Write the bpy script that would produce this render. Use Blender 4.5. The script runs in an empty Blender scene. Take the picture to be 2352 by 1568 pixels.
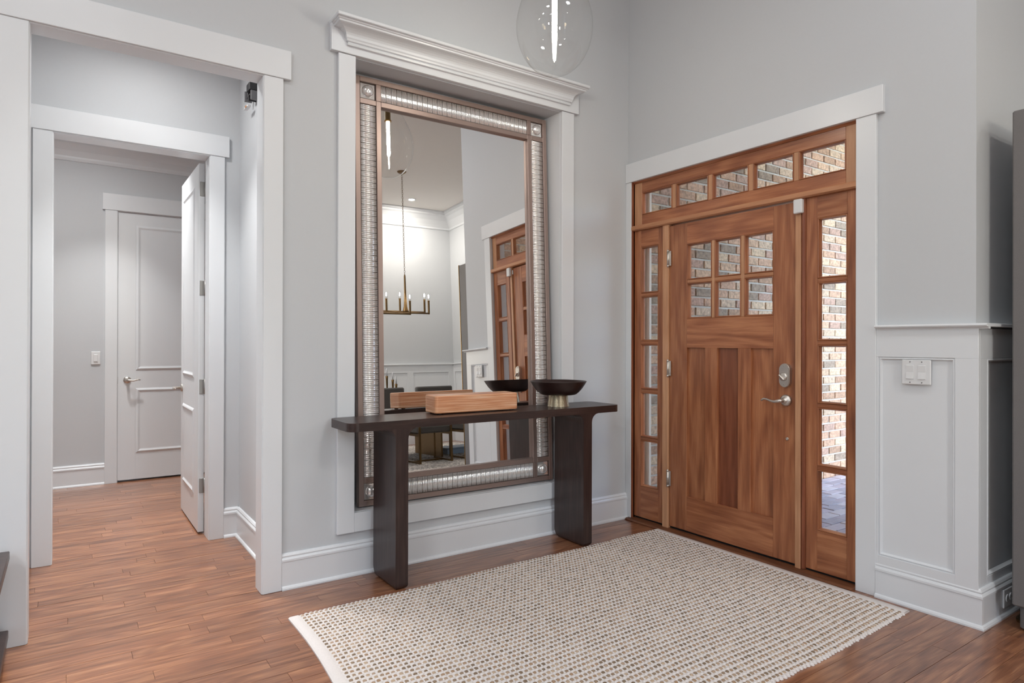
import bpy, math, random
from mathutils import Matrix, Vector
random.seed(7)
sc = bpy.context.scene
COL = sc.collection
rad = math.radians

# ------------------------------------------------------------------ camera
CX, CY, CZ = -3.3646, -3.3969, 1.267
YAW, PIT, ROL, FPX = .9673, .0021, .0027, 1484.19
_f = Vector((math.cos(YAW)*math.cos(PIT), math.sin(YAW)*math.cos(PIT), math.sin(PIT)))
_r = Vector((math.sin(YAW), -math.cos(YAW), 0)); _u = _r.cross(_f)
_R = _r*math.cos(ROL) + _u*math.sin(ROL); _U = -_r*math.sin(ROL) + _u*math.cos(ROL)
camd = bpy.data.cameras.new('camera'); cam = bpy.data.objects.new('camera', camd); COL.objects.link(cam)
camd.sensor_width = 36; camd.lens = FPX/2352*36; camd.clip_start = .05
cam.matrix_world = Matrix(((_R.x, _U.x, -_f.x, CX), (_R.y, _U.y, -_f.y, CY), (_R.z, _U.z, -_f.z, CZ), (0, 0, 0, 1)))
sc.camera = cam
def proj(p):
    d = Vector(p) - Vector((CX, CY, CZ)); z = d.dot(_f)
    if z < .05: return None
    return 1176 + FPX*d.dot(_R)/z, 784 - FPX*d.dot(_U)/z, z

# ------------------------------------------------------------------ world, lights, exposure
w = bpy.data.worlds.new('world'); sc.world = w; w.use_nodes = True
nt = w.node_tree; bg = nt.nodes['Background']
sky = nt.nodes.new('ShaderNodeTexSky'); sky.sky_type = 'NISHITA'; sky.sun_disc = False
sky.sun_elevation = rad(40); sky.sun_rotation = rad(200)
nt.links.new(sky.outputs[0], bg.inputs[0]); bg.inputs[1].default_value = 1.6
sc.view_settings.view_transform = 'Standard'; sc.view_settings.look = 'None'
sc.view_settings.exposure = 0.02; sc.view_settings.gamma = 1; sc.view_settings.use_curve_mapping = False
cy = sc.cycles
cy.use_denoising = True; cy.max_bounces = 14; cy.diffuse_bounces = 5; cy.glossy_bounces = 6
cy.transmission_bounces = 12; cy.transparent_max_bounces = 12; cy.caustics_reflective = True; cy.caustics_refractive = False
cy.sample_clamp_indirect = 6

def light(name, kind, loc, power, color=(1, 1, 1), size=None, size_y=None, direction=None, spot=None):
    l = bpy.data.lights.new(name, kind); l.energy = power; l.color = color
    if kind == 'AREA':
        l.size = size
        if size_y: l.shape = 'RECTANGLE'; l.size_y = size_y
        else: l.shape = 'DISK'
    elif size is not None: l.shadow_soft_size = size
    if spot: l.spot_size = rad(spot); l.spot_blend = .6
    o = bpy.data.objects.new(name, l); COL.objects.link(o); o.location = loc
    if direction: o.rotation_euler = Vector(direction).to_track_quat('-Z', 'Y').to_euler()
    return o
WARM = (.93, .968, 1.0); DAY = (1.0, .985, .967); DIN = (1, .95, .87); CEIL = 4.15
for loc, w_, h_, d_ in (((-8.98, -3.4, 1.85), .8, 2.1, (1, 0, 0)), ((-2.1, -6.84, 1.85), .5, 2.1, (0, 1, 0))):
    light('window_portal', 'AREA', loc, 1, (1, 1, 1), w_, h_, d_).data.cycles.is_portal = True     # guides sky light through the great-room windows
for x, y, p_ in ((-3.4, -2.2, 15), (-5.6, -2.4, 36), (-5.6, -4.6, 22), (-1.3, -2.7, 16)):
    light('can_or_fill_light', 'AREA', (x, y, CEIL-.03), p_, WARM, .4, None, (0, 0, -1))  # unseen ceiling cans, laid out for flat fill
light('great_room_fill', 'POINT', (-5.2, -3.6, 2.7), 75, WARM, .15)  # added fill behind the camera, lifts ceiling and walls
light('can_or_fill_light', 'AREA', (1.262, -6.2, CEIL-.008), 38, DIN, .09, None, (0, 0, -1))
light('can_or_fill_light', 'AREA', (-1.6, -5.2, CEIL-.03), 46, DIN, .2, None, (0, 0, -1))  # unseen light added out of the mirror's view to brighten the dining room
light('can_or_fill_light', 'AREA', (-3.0, .52, 3.03), 7, DAY, .16, None, (0, 0, -1))
light('can_or_fill_light', 'AREA', (-3.3, 2.3, 3.03), 16, DAY, .5, None, (0, 0, -1))
for x, y, z, p_, sp in ((-2.95, .62, 3.03, 9, 75), (-3.0, 1.9, 3.03, 10, 75), (-3.1, 2.75, 3.03, 9, 75), (-3.25, -.55, CEIL-.03, 5, 38)):
    light('floor_fill', 'AREA', (x, y, z), p_, DAY, .12, None, (0, 0, -1)).data.spread = rad(sp)  # added narrow beams that brighten the hall and foyer floor

# ------------------------------------------------------------------ materials
MAT = {}
def lin(h):
    c = [int(h[i:i+2], 16)/255 for i in (0, 2, 4)]
    return tuple((v/12.92 if v <= .04045 else ((v+.055)/1.055)**2.4) for v in c) + (1,)
def newmat(name):
    m = bpy.data.materials.new(name); m.use_nodes = True; MAT[name] = m
    n = m.node_tree.nodes; return m, n, m.node_tree.links, n['Principled BSDF']
def plain(name, col, rough=.5, metal=0, noise=.04, nscale=30, bump=0, spec=.5, trans=0, emit=None, coat=0):
    m, n, l, b = newmat(name)
    c = col if isinstance(col, tuple) else lin(col)
    b.inputs['Roughness'].default_value = rough; b.inputs['Metallic'].default_value = metal
    b.inputs['Specular IOR Level'].default_value = spec; b.inputs['Transmission Weight'].default_value = trans
    b.inputs['Coat Weight'].default_value = coat
    if emit:
        b.inputs['Emission Color'].default_value = c; b.inputs['Emission Strength'].default_value = emit
    tc = n.new('ShaderNodeNewGeometry'); nz = n.new('ShaderNodeTexNoise'); nz.inputs['Scale'].default_value = nscale
    nz.inputs['Detail'].default_value = 3; l.new(tc.outputs['Position'], nz.inputs['Vector'])
    mr = n.new('ShaderNodeMapRange'); mr.inputs['To Min'].default_value = 1-noise; mr.inputs['To Max'].default_value = 1+noise
    l.new(nz.outputs[0], mr.inputs[0])
    mx = n.new('ShaderNodeMix'); mx.data_type = 'RGBA'; mx.blend_type = 'MULTIPLY'; mx.inputs[0].default_value = 1
    mx.inputs[6].default_value = c; l.new(mr.outputs[0], mx.inputs[7]); l.new(mx.outputs[2], b.inputs['Base Color'])
    if bump:
        bp = n.new('ShaderNodeBump'); bp.inputs['Strength'].default_value = bump; bp.inputs['Distance'].default_value = .002
        l.new(nz.outputs[0], bp.inputs['Height']); l.new(bp.outputs[0], b.inputs['Normal'])
    return m
def wood(name, axis, cols, rough=.4, stretch=14, scale=1.6, var=.25, coat=0, bump=.12, rings=.35, fine=.35, spec=.5, island=False, ringfreq=16, wob=5):
    """procedural timber: wavy growth-ring bands, broad tone drift and long fine pores along one axis; every object gets its own patch and tone"""
    m, n, l, b = newmat(name)
    def math_(op, a, c=None, v=None):
        q = n.new('ShaderNodeMath'); q.operation = op
        l.new(a, q.inputs[0])
        if c is not None: l.new(c, q.inputs[1])
        elif v is not None: q.inputs[1].default_value = v
        return q.outputs[0]
    def noise(vec, sc_, det, dist=0):
        q = n.new('ShaderNodeTexNoise'); q.inputs['Scale'].default_value = sc_; q.inputs['Detail'].default_value = det; q.inputs['Distortion'].default_value = dist
        l.new(vec, q.inputs['Vector']); return q.outputs[0]
    def mul(vec, v):
        q = n.new('ShaderNodeVectorMath'); q.operation = 'MULTIPLY'; q.inputs[1].default_value = v; l.new(vec, q.inputs[0]); return q.outputs[0]
    def sv(k): 
        v = [k]*3; v['xyz'.index(axis)] = 1; return v
    g = n.new('ShaderNodeNewGeometry'); oi = n.new('ShaderNodeObjectInfo')
    rnd = oi.outputs['Random']
    if island: rnd = math_('ADD', oi.outputs['Random'], g.outputs['Random Per Island'])
    fr = math_('FRACT', rnd)
    off = math_('MULTIPLY', fr, None, 37.7)
    va = n.new('ShaderNodeVectorMath'); va.operation = 'ADD'; l.new(g.outputs['Position'], va.inputs[0]); l.new(off, va.inputs[1]); P = va.outputs[0]
    broad = noise(mul(P, sv(7)), scale*1.1, 2)
    pores = noise(mul(P, sv(stretch*3.5)), scale*5, 4)
    streak = noise(mul(P, sv(stretch)), scale*2.2, 4, .3)
    fig = noise(mul(P, sv(5)), ringfreq, 1, .2)
    ring_ = math_('MULTIPLY_ADD', math_('SINE', math_('MULTIPLY', fig, None, wob*6.283)), None, .5); ring_.node.inputs[2].default_value = .5
    t = math_('MULTIPLY', broad, None, .22); t = math_('ADD', t, math_('MULTIPLY', streak, None, .40-rings*.4+.12))
    t = math_('ADD', t, math_('MULTIPLY', ring_, None, rings*.4)); t = math_('ADD', t, math_('MULTIPLY', pores, None, fine*.55))
    tot = .22+.52-rings*.4+rings*.4+fine*.55
    t = math_('DIVIDE', t, None, tot)
    cr = n.new('ShaderNodeValToRGB'); e = cr.color_ramp.elements
    e[0].position = .31; e[1].position = .71; e[0].color = lin(cols[0]); e[1].color = lin(cols[-1])
    if len(cols) > 2: x = cr.color_ramp.elements.new(.5); x.color = lin(cols[1])
    l.new(t, cr.inputs[0])
    mr = n.new('ShaderNodeMapRange'); mr.inputs['To Min'].default_value = 1-var; mr.inputs['To Max'].default_value = 1+var; l.new(fr, mr.inputs[0])
    mx = n.new('ShaderNodeMix'); mx.data_type = 'RGBA'; mx.blend_type = 'MULTIPLY'; mx.inputs[0].default_value = 1
    l.new(cr.outputs[0], mx.inputs[6]); l.new(mr.outputs[0], mx.inputs[7]); l.new(mx.outputs[2], b.inputs['Base Color'])
    b.inputs['Roughness'].default_value = rough; b.inputs['Coat Weight'].default_value = coat; b.inputs['Coat Roughness'].default_value = .2
    b.inputs['Specular IOR Level'].default_value = spec
    if bump:
        bp = n.new('ShaderNodeBump'); bp.inputs['Strength'].default_value = bump; bp.inputs['Distance'].default_value = .001
        l.new(pores, bp.inputs['Height']); l.new(bp.outputs[0], b.inputs['Normal'])
    return m
def thin_glass(name, tint=(1, 1, 1, 1), ior=1.5, extra=0.0):
    m, n, l, b = newmat(name); n.remove(b)
    out = n['Material Output']; t = n.new('ShaderNodeBsdfTransparent'); t.inputs[0].default_value = tint
    g = n.new('ShaderNodeBsdfGlossy'); g.inputs['Roughness'].default_value = .01
    f = n.new('ShaderNodeLayerWeight'); f.inputs[0].default_value = .5; pw_ = n.new('ShaderNodeMath'); pw_.operation = 'POWER'; pw_.inputs[1].default_value = 5
    l.new(f.outputs['Facing'], pw_.inputs[0]); mx = n.new('ShaderNodeMixShader')
    ad = n.new('ShaderNodeMath'); ad.operation = 'MULTIPLY_ADD'; ad.inputs[1].default_value = .75; ad.inputs[2].default_value = .04+extra; l.new(pw_.outputs[0], ad.inputs[0])
    l.new(ad.outputs[0], mx.inputs[0]); l.new(t.outputs[0], mx.inputs[1]); l.new(g.outputs[0], mx.inputs[2]); l.new(mx.outputs[0], out.inputs[0])
    return m

plain('wall_paint', 'c8cbce', .75, noise=.012, nscale=60, bump=.04)
plain('trim_paint', 'dee1e4', .32, noise=.01, nscale=12)
plain('door_paint', 'dee1e4', .3, noise=.01, nscale=12)
plain('ceiling_paint', 'ece8e3', .85, noise=.01)
for ax in 'yz': wood('mahogany_'+ax, ax, ('77432a', '9e6240', 'c0845b'), .36, 13, 1.6, .10, .15, .1, .28, .5, .5, False, .8, 8)
wood('mahogany_light', 'z', ('ab7a57', 'bf8d69', 'd0a17c'), .42, 14, 1.6, .06, 0, .1, .12, .35, .5, False, .8, 8)
wood('mahogany_light_y', 'y', ('a06a48', 'b57e5a', 'c8946d'), .42, 14, 1.6, .06, 0, .1, .12, .35, .5, False, .8, 8)
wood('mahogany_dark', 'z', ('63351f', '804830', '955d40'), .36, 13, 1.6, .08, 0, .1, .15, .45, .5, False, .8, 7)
wood('threshold_wood', 'y', ('4a2c1c', '6a4028', '8a5836'), .5, 10, 2, .05, 0, .1, .15, .4, .5, False, 1, 6)
wood('espresso_x', 'x', ('241817', '32231f', '463430'), .34, 16, 2.2, .06, .1, .1, .15, .4, .5, False, 1.0, 8)
wood('espresso_z', 'z', ('241817', '332421', '493732'), .34, 16, 2.2, .06, .1, .1, .15, .4, .5, False, 1.0, 8)
wood('plank_wood', 'x', ('5a3624', '85573d', 'b3825e'), .3, 12, 2.0, .16, .55, .08, .2, .5, .4, True, 1.3, 9)
plain('subfloor', '3a2318', .8)
plain('nickel', 'd2ccc5', .36, 1, .03)
plain('hinge_steel', 'a9a8a5', .4, .7, .05)
plain('brass', '8a6c3c', .35, 1, .12, 40)
plain('antique_brass', '7a6242', .42, 1, .2, 60)
plain('champagne_metal', 'd6c8b0', .3, .85, .03)
plain('bronze_frame', 'a18d85', .36, .6, .05, 8)
plain('bronze_dark', '2b2321', .45, .4)
plain('mirror_silver', (.93, .915, .90, 1), .0, 1, 0)
plain('mirror_backing', (.80, .78, .76, 1), .12, 1, 0)
plain('white_plastic', 'dfe0e1', .35, noise=.005)
plain('grey_plastic', '68686b', .5)
plain('black_plastic', '2a2a2c', .5)
plain('orange_label', 'c8813f', .6)
plain('gap_shade', '0c0908', .9)  # near-black colour for the shade inside gaps and slots
plain('leather_grey', '55524f', .5, noise=.1, nscale=180, bump=.3)
plain('shagreen', '6e6b6a', .5, noise=.22, nscale=420, bump=.5)
plain('bowl_wood', '2b1b18', .35, noise=.15, nscale=14)
plain('bulb_glow', (1, .93, .80, 1), .5, noise=0, emit=115)
plain('candle_glow', (1, .93, .82, 1), .5, noise=0, emit=230)
plain('can_glow', (1, .97, .92, 1), .5, noise=0, emit=14)
plain('candle_wax', 'eef0f2', .5)
plain('mortar', 'c9c4bb', .95, noise=.12, nscale=25, bump=.3)
plain('cream_trim', 'f0e6d8', .5)
plain('grey_ground', '8f8d84', .95, noise=.3, nscale=3)  # ground colour greyed to keep its bounced light neutral
plain('pale_blue', '9db4cf', .35)
plain('jute_white', 'd8d2cf', .95, noise=.1, nscale=160, bump=.5)
thin_glass('pane_glass', (.97, .98, .98, 1), 1.5)
thin_glass('globe_glass', (.985, .985, .98, 1), 1.45)
# mirror-backed crystal: clear glass over a silvered face
m, n, l, b = newmat('crystal'); b.inputs['Metallic'].default_value = .68; b.inputs['Roughness'].default_value = .07
b.inputs['Base Color'].default_value = (.95, .94, .925, 1); b.inputs['Coat Weight'].default_value = 1; b.inputs['Coat Roughness'].default_value = .02
# brick: one tone per brick
def tone_mat(name, cols, rough, island, nscale, stain=.25):
    m, n, l, b = newmat(name)
    g = n.new('ShaderNodeNewGeometry'); oi = n.new('ShaderNodeObjectInfo')
    ad = n.new('ShaderNodeMath'); l.new(oi.outputs['Random'], ad.inputs[0]); l.new(g.outputs['Random Per Island'], ad.inputs[1])
    fr = n.new('ShaderNodeMath'); fr.operation = 'FRACT'; l.new(ad.outputs[0], fr.inputs[0])
    cr = n.new('ShaderNodeValToRGB'); cr.color_ramp.interpolation = 'CONSTANT'; el = cr.color_ramp.elements
    el[0].color = lin(cols[0]); el[0].position = 0; el[1].color = lin(cols[1]); el[1].position = 1/len(cols)
    for i in range(2, len(cols)): x = el.new(i/len(cols)); x.color = lin(cols[i])
    l.new(fr.outputs[0], cr.inputs[0])
    nz = n.new('ShaderNodeTexNoise'); nz.inputs['Scale'].default_value = nscale; nz.inputs['Detail'].default_value = 5; l.new(g.outputs['Position'], nz.inputs['Vector'])
    mr = n.new('ShaderNodeMapRange'); mr.inputs['To Min'].default_value = 1-stain; mr.inputs['To Max'].default_value = 1+stain; l.new(nz.outputs[0], mr.inputs[0])
    mx = n.new('ShaderNodeMix'); mx.data_type = 'RGBA'; mx.blend_type = 'MULTIPLY'; mx.inputs[0].default_value = 1
    l.new(cr.outputs[0], mx.inputs[6]); l.new(mr.outputs[0], mx.inputs[7]); l.new(mx.outputs[2], b.inputs['Base Color']); b.inputs['Roughness'].default_value = rough
    bp = n.new('ShaderNodeBump'); bp.inputs['Strength'].default_value = .6; bp.inputs['Distance'].default_value = .004
    l.new(nz.outputs[0], bp.inputs['Height']); l.new(bp.outputs[0], b.inputs['Normal'])
    return m
tone_mat('brick_clay', ('bf9b80', 'c6a588', 'ab8a70', 'ccb294', 'b39380', 'c3aa90', '9a8774'), .9, True, 48, .8)
tone_mat('paver_clay', ('c0b4b6', 'b6a9ac', 'c9bfbe', 'aaa2a6'), .8, True, 12, .2)
tone_mat('jute_loop', ('a08a74', 'ad9680', '927d67', 'b8a28a', '806d59', 'a3876c'), .95, True, 300, .35)
# onyx: horizontal orange bands, chalkier towards streaks
m, n, l, b = newmat('onyx')
g = n.new('ShaderNodeNewGeometry'); vm = n.new('ShaderNodeVectorMath'); vm.operation = 'MULTIPLY'; vm.inputs[1].default_value = (1.6, 1.6, 70)
l.new(g.outputs['Position'], vm.inputs[0]); nz = n.new('ShaderNodeTexNoise'); nz.inputs['Scale'].default_value = 2.5; nz.inputs['Detail'].default_value = 7; nz.inputs['Distortion'].default_value = .2
l.new(vm.outputs[0], nz.inputs['Vector']); cr = n.new('ShaderNodeValToRGB'); el = cr.color_ramp.elements
el[0].position = .3; el[0].color = lin('bf7a53'); el[1].position = .72; el[1].color = lin('efcdae')
x = el.new(.5); x.color = lin('d99c74'); l.new(nz.outputs[0], cr.inputs[0]); l.new(cr.outputs[0], b.inputs['Base Color'])
b.inputs['Roughness'].default_value = .35; b.inputs['Subsurface Weight'].default_value = .15; b.inputs['Subsurface Radius'].default_value = (.03, .015, .008)
# rug weave of the dining carpet
m, n, l, b = newmat('speckled_carpet')
g = n.new('ShaderNodeNewGeometry'); nz = n.new('ShaderNodeTexNoise'); nz.inputs['Scale'].default_value = 45; nz.inputs['Detail'].default_value = 4
l.new(g.outputs['Position'], nz.inputs['Vector']); cr = n.new('ShaderNodeValToRGB'); el = cr.color_ramp.elements
el[0].position = .40; el[0].color = lin('6f6a66'); el[1].position = .56; el[1].color = lin('d8d0c8'); l.new(nz.outputs[0], cr.inputs[0]); l.new(cr.outputs[0], b.inputs['Base Color'])
b.inputs['Roughness'].default_value = .95
bp = n.new('ShaderNodeBump'); bp.inputs['Strength'].default_value = .8; bp.inputs['Distance'].default_value = .006; l.new(nz.outputs[0], bp.inputs['Height']); l.new(bp.outputs[0], b.inputs['Normal'])

# ------------------------------------------------------------------ mesh builder
class MB:
    def __init__(s): s.v = []; s.f = []; s.sm = []
    def add(s, vs, fs, smooth=False):
        o = len(s.v); s.v += [tuple(p) for p in vs]; s.f += [tuple(i+o for i in f) for f in fs]; s.sm += [smooth]*len(fs); return s
    def box(s, x0, x1, y0, y1, z0, z1, bev=0.0):
        x0, x1 = min(x0, x1), max(x0, x1); y0, y1 = min(y0, y1), max(y0, y1); z0, z1 = min(z0, z1), max(z0, z1)
        if bev <= 0:
            vs = [(x, y, z) for z in (z0, z1) for y in (y0, y1) for x in (x0, x1)]
            return s.add(vs, [(0, 2, 3, 1), (4, 5, 7, 6), (0, 1, 5, 4), (2, 6, 7, 3), (0, 4, 6, 2), (1, 3, 7, 5)])
        b = min(bev, (x1-x0)*.45, (y1-y0)*.45, (z1-z0)*.45)
        vs = []; ix = {}
        for i in (0, 1):
            for j in (0, 1):
                for k in (0, 1):
                    X, Y, Z = (x0, x1)[i], (y0, y1)[j], (z0, z1)[k]
                    dx, dy, dz = (b, -b)[i], (b, -b)[j], (b, -b)[k]
                    for a, p in enumerate(((X, Y+dy, Z+dz), (X+dx, Y, Z+dz), (X+dx, Y+dy, Z))): ix[i, j, k, a] = len(vs); vs.append(p)
        fs = []
        q = lambda *c: fs.append(tuple(ix[t] for t in c))
        q((0, 0, 0, 0), (0, 0, 1, 0), (0, 1, 1, 0), (0, 1, 0, 0)); q((1, 0, 0, 0), (1, 1, 0, 0), (1, 1, 1, 0), (1, 0, 1, 0))
        q((0, 0, 0, 1), (1, 0, 0, 1), (1, 0, 1, 1), (0, 0, 1, 1)); q((0, 1, 0, 1), (0, 1, 1, 1), (1, 1, 1, 1), (1, 1, 0, 1))
        q((0, 0, 0, 2), (0, 1, 0, 2), (1, 1, 0, 2), (1, 0, 0, 2)); q((0, 0, 1, 2), (1, 0, 1, 2), (1, 1, 1, 2), (0, 1, 1, 2))
        for i in (0, 1):
            for j in (0, 1):
                q((i, j, 0, 0), (i, j, 0, 1), (i, j, 1, 1), (i, j, 1, 0)) if i == j else q((i, j, 0, 0), (i, j, 1, 0), (i, j, 1, 1), (i, j, 0, 1))
        for i in (0, 1):
            for k in (0, 1):
                q((i, 0, k, 0), (i, 1, k, 0), (i, 1, k, 2), (i, 0, k, 2)) if i == k else q((i, 0, k, 0), (i, 0, k, 2), (i, 1, k, 2), (i, 1, k, 0))
        for j in (0, 1):
            for k in (0, 1):
                q((0, j, k, 1), (0, j, k, 2), (1, j, k, 2), (1, j, k, 1)) if j == k else q((0, j, k, 1), (1, j, k, 1), (1, j, k, 2), (0, j, k, 2))
        for i in (0, 1):
            for j in (0, 1):
                for k in (0, 1):
                    t = ((i, j, k, 0), (i, j, k, 1), (i, j, k, 2)); q(*(t if (i+j+k) % 2 else t[::-1]))
        return s.add(vs, fs)
    def prism(s, pts, axis, a, b, smooth=False):
        """pts: closed polygon in the two axes other than `axis` (order x,y,z)"""
        n = len(pts)
        def mk(p, t): 
            q = list(p); q.insert('xyz'.index(axis), t); return tuple(q)
        s.add([mk(p, a) for p in pts] + [mk(p, b) for p in pts], [(i, (i+1) % n, n+(i+1) % n, n+i) for i in range(n)], smooth)
        o = len(s.v)-2*n
        s.f += [tuple(o+i for i in range(n))[::-1], tuple(o+n+i for i in range(n))]; s.sm += [False, False]
        return s
    def lathe(s, prof, c=(0, 0, 0), seg=32, smooth=True, axis='z', cap=True):
        n = len(prof); vs = []
        for k in range(seg):
            t = 2*math.pi*k/seg
            for r, h in prof:
                p = (r*math.cos(t), r*math.sin(t), h)
                if axis == 'x': p = (p[2], p[0], p[1])
                if axis == 'y': p = (p[1], p[2], p[0])
                vs.append((c[0]+p[0], c[1]+p[1], c[2]+p[2]))
        fs = [(k*n+i, ((k+1) % seg)*n+i, ((k+1) % seg)*n+i+1, k*n+i+1) for k in range(seg) for i in range(n-1)]
        s.add(vs, fs, smooth)
        if cap:
            o = len(s.v)-len(vs)
            for i, rev in ((0, True), (n-1, False)):
                if prof[i][0] > 1e-5:
                    f = [o+k*n+i for k in range(seg)]; s.f.append(tuple(f[::-1] if rev else f)); s.sm.append(False)
        return s
    def tube(s, path, r, seg=10, smooth=True, cap=True):
        P = [Vector(p) for p in path]; rs = r if isinstance(r, (list, tuple)) else [r]*len(P)
        vs = []; up = None
        for i, p in enumerate(P):
            t = (P[min(i+1, len(P)-1)]-P[max(i-1, 0)]).normalized()
            if up is None: up = t.orthogonal().normalized()
            up = (up - t*up.dot(t)).normalized(); sd = t.cross(up)
            for k in range(seg):
                a = 2*math.pi*k/seg; vs.append(p + (up*math.cos(a)+sd*math.sin(a))*rs[i])
        fs = [(i*seg+k, i*seg+(k+1) % seg, (i+1)*seg+(k+1) % seg, (i+1)*seg+k) for i in range(len(P)-1) for k in range(seg)]
        s.add(vs, fs, smooth)
        if cap:
            o = len(s.v)-len(vs); s.f += [tuple(o+k for k in range(seg))[::-1], tuple(o+(len(P)-1)*seg+k for k in range(seg))]; s.sm += [False]*2
        return s
    def mesh(s, name):
        me = bpy.data.meshes.new(name); me.from_pydata([tuple(v) for v in s.v], [], s.f)
        me.polygons.foreach_set('use_smooth', s.sm); me.update(); return me
def obj(name, mb, mat, parent=None, label=None, kind=None):
    me = mb.mesh(name) if isinstance(mb, MB) else mb
    if mat and not me.materials: me.materials.append(MAT[mat])
    o = bpy.data.objects.new(name, me); COL.objects.link(o)
    if parent is not None: o.parent = parent; o.matrix_parent_inverse = parent.matrix_basis.inverted()
    if label: o['label'] = label
    if kind: o['kind'] = kind
    return o
def loc_obj(name, mb, mat, parent, label=None, loc=None):
    """child given in its parent's own coordinates"""
    me = mb.mesh(name) if isinstance(mb, MB) else mb
    if mat and not me.materials: me.materials.append(MAT[mat])
    o = bpy.data.objects.new(name, me); COL.objects.link(o); o.parent = parent
    if loc: o.location = loc
    if label: o['label'] = label
    return o
def thing(name, label, cat, loc=(0, 0, 0), group=None):
    o = bpy.data.objects.new(name, None); COL.objects.link(o); o.location = loc; o['label'] = label; o['category'] = cat
    o.empty_display_size = .1
    if group: o['group'] = group
    return o
def tag(o, label, cat, group=None):
    o['label'] = label; o['category'] = cat
    if group: o['group'] = group
    return o
def struct(name, loc=(0, 0, 0)):
    o = bpy.data.objects.new(name, None); COL.objects.link(o); o.location = loc; o['kind'] = 'structure'; o.empty_display_size = .1; return o
def smesh(name, mb, mat): return obj(name, mb, mat, None, None, 'structure')
def box(*a): return MB().box(*a)
def arc(cx, cz, r, a0, a1, n=6): return [(cx+r*math.cos(rad(a0+(a1-a0)*i/n)), cz+r*math.sin(rad(a0+(a1-a0)*i/n))) for i in range(n+1)]

# ------------------------------------------------------------------ room shell
WT = .105                                   # thickness of the partition that carries the mirror
OX0, OX1, OZ = -3.515, -2.54, 2.625         # rough opening to the hall
NX0, NX1, NZ0, NZ1, NY = -2.074, -.632, .340, 2.822, .185
mb = MB()
mb.box(-9, OX0, 0, WT, 0, CEIL).box(OX0, OX1, 0, WT, OZ, CEIL).box(OX1, NX0, 0, WT, 0, CEIL)
mb.box(NX0, NX1, 0, WT, 0, NZ0).box(NX0, NX1, 0, WT, NZ1, CEIL).box(NX1, .15, 0, WT, 0, CEIL)
smesh('wall_left', mb, 'wall_paint')
DY0, DY1, DZ = -.03, -1.664, 2.44
mb = MB().box(0, .15, DY0, 0, 0, CEIL).box(0, .15, DY1, DY0, DZ, CEIL).box(0, .15, -2.19, DY1, 0, CEIL)
mb.box(.15, 2.31, -2.19, -2.06, 0, CEIL)
smesh('wall_front', mb, 'wall_paint')
smesh('wall_right', box(2.31, 2.45, -6.86, -2.06, 0, CEIL), 'wall_paint')
BWX0, BWX1, WWY0, WWY1, WZ0, WZ1 = -2.35, -1.85, -3.8, -3.0, .8, 2.9      # unseen great-room windows (behind the camera), sized to balance indoor light
mb = MB().box(BWX1, 2.45, -7.0, -6.86, 0, CEIL).box(-9, BWX0, -7.0, -6.86, 0, CEIL).box(BWX0, BWX1, -7.0, -6.86, 0, WZ0).box(BWX0, BWX1, -7.0, -6.86, WZ1, CEIL)
smesh('wall_back', mb, 'wall_paint')
mb = MB().box(-9.14, -9, -7.0, WWY0, 0, CEIL).box(-9.14, -9, WWY1, .1, 0, CEIL).box(-9.14, -9, WWY0, WWY1, 0, WZ0).box(-9.14, -9, WWY0, WWY1, WZ1, CEIL)
smesh('wall_west', mb, 'wall_paint')
# hall behind the opening and the room behind that
HX0, HX1, HY, H2 = -3.56, -2.43, 1.117, 3.41
P0, P1, PZ = -3.45, -2.612, 2.462           # second cased opening
mb = MB().box(-4.4, P0, HY, HY+.13, 0, 3.06).box(P0, P1, HY, HY+.13, PZ, 3.06).box(P1, -1.3, HY, HY+.13, 0, 3.06)
smesh('wall_hall_back', mb, 'wall_paint')
smesh('wall_hall_right', box(HX1, HX1+.1, WT, HY, 0, 3.06), 'wall_paint')
smesh('wall_hall_left', box(HX0-.1, HX0, WT, HY, 0, 3.06), 'wall_paint')
mb = MB().box(-4.4, -2.992, H2, H2+.1, 0, 3.06).box(-2.992, -2.205, H2, H2+.1, 2.445, 3.06).box(-2.205, -1.3, H2, H2+.1, 0, 3.06)
smesh('wall_room_back', mb, 'wall_paint')
smesh('wall_room_left', box(-4.5, -4.4, HY, H2+.1, 0, 3.06), 'wall_paint')
smesh('wall_room_right', box(-1.3, -1.2, HY, H2+.1, 0, 3.06), 'wall_paint')
mb = MB().box(-9.14, 2.45, -7, WT, CEIL, CEIL+.1)
smesh('ceiling', mb, 'ceiling_paint')
smesh('ceiling_hall', box(-4.5, -1.2, WT, H2+.1, 3.06, 3.16), 'ceiling_paint')

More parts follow.
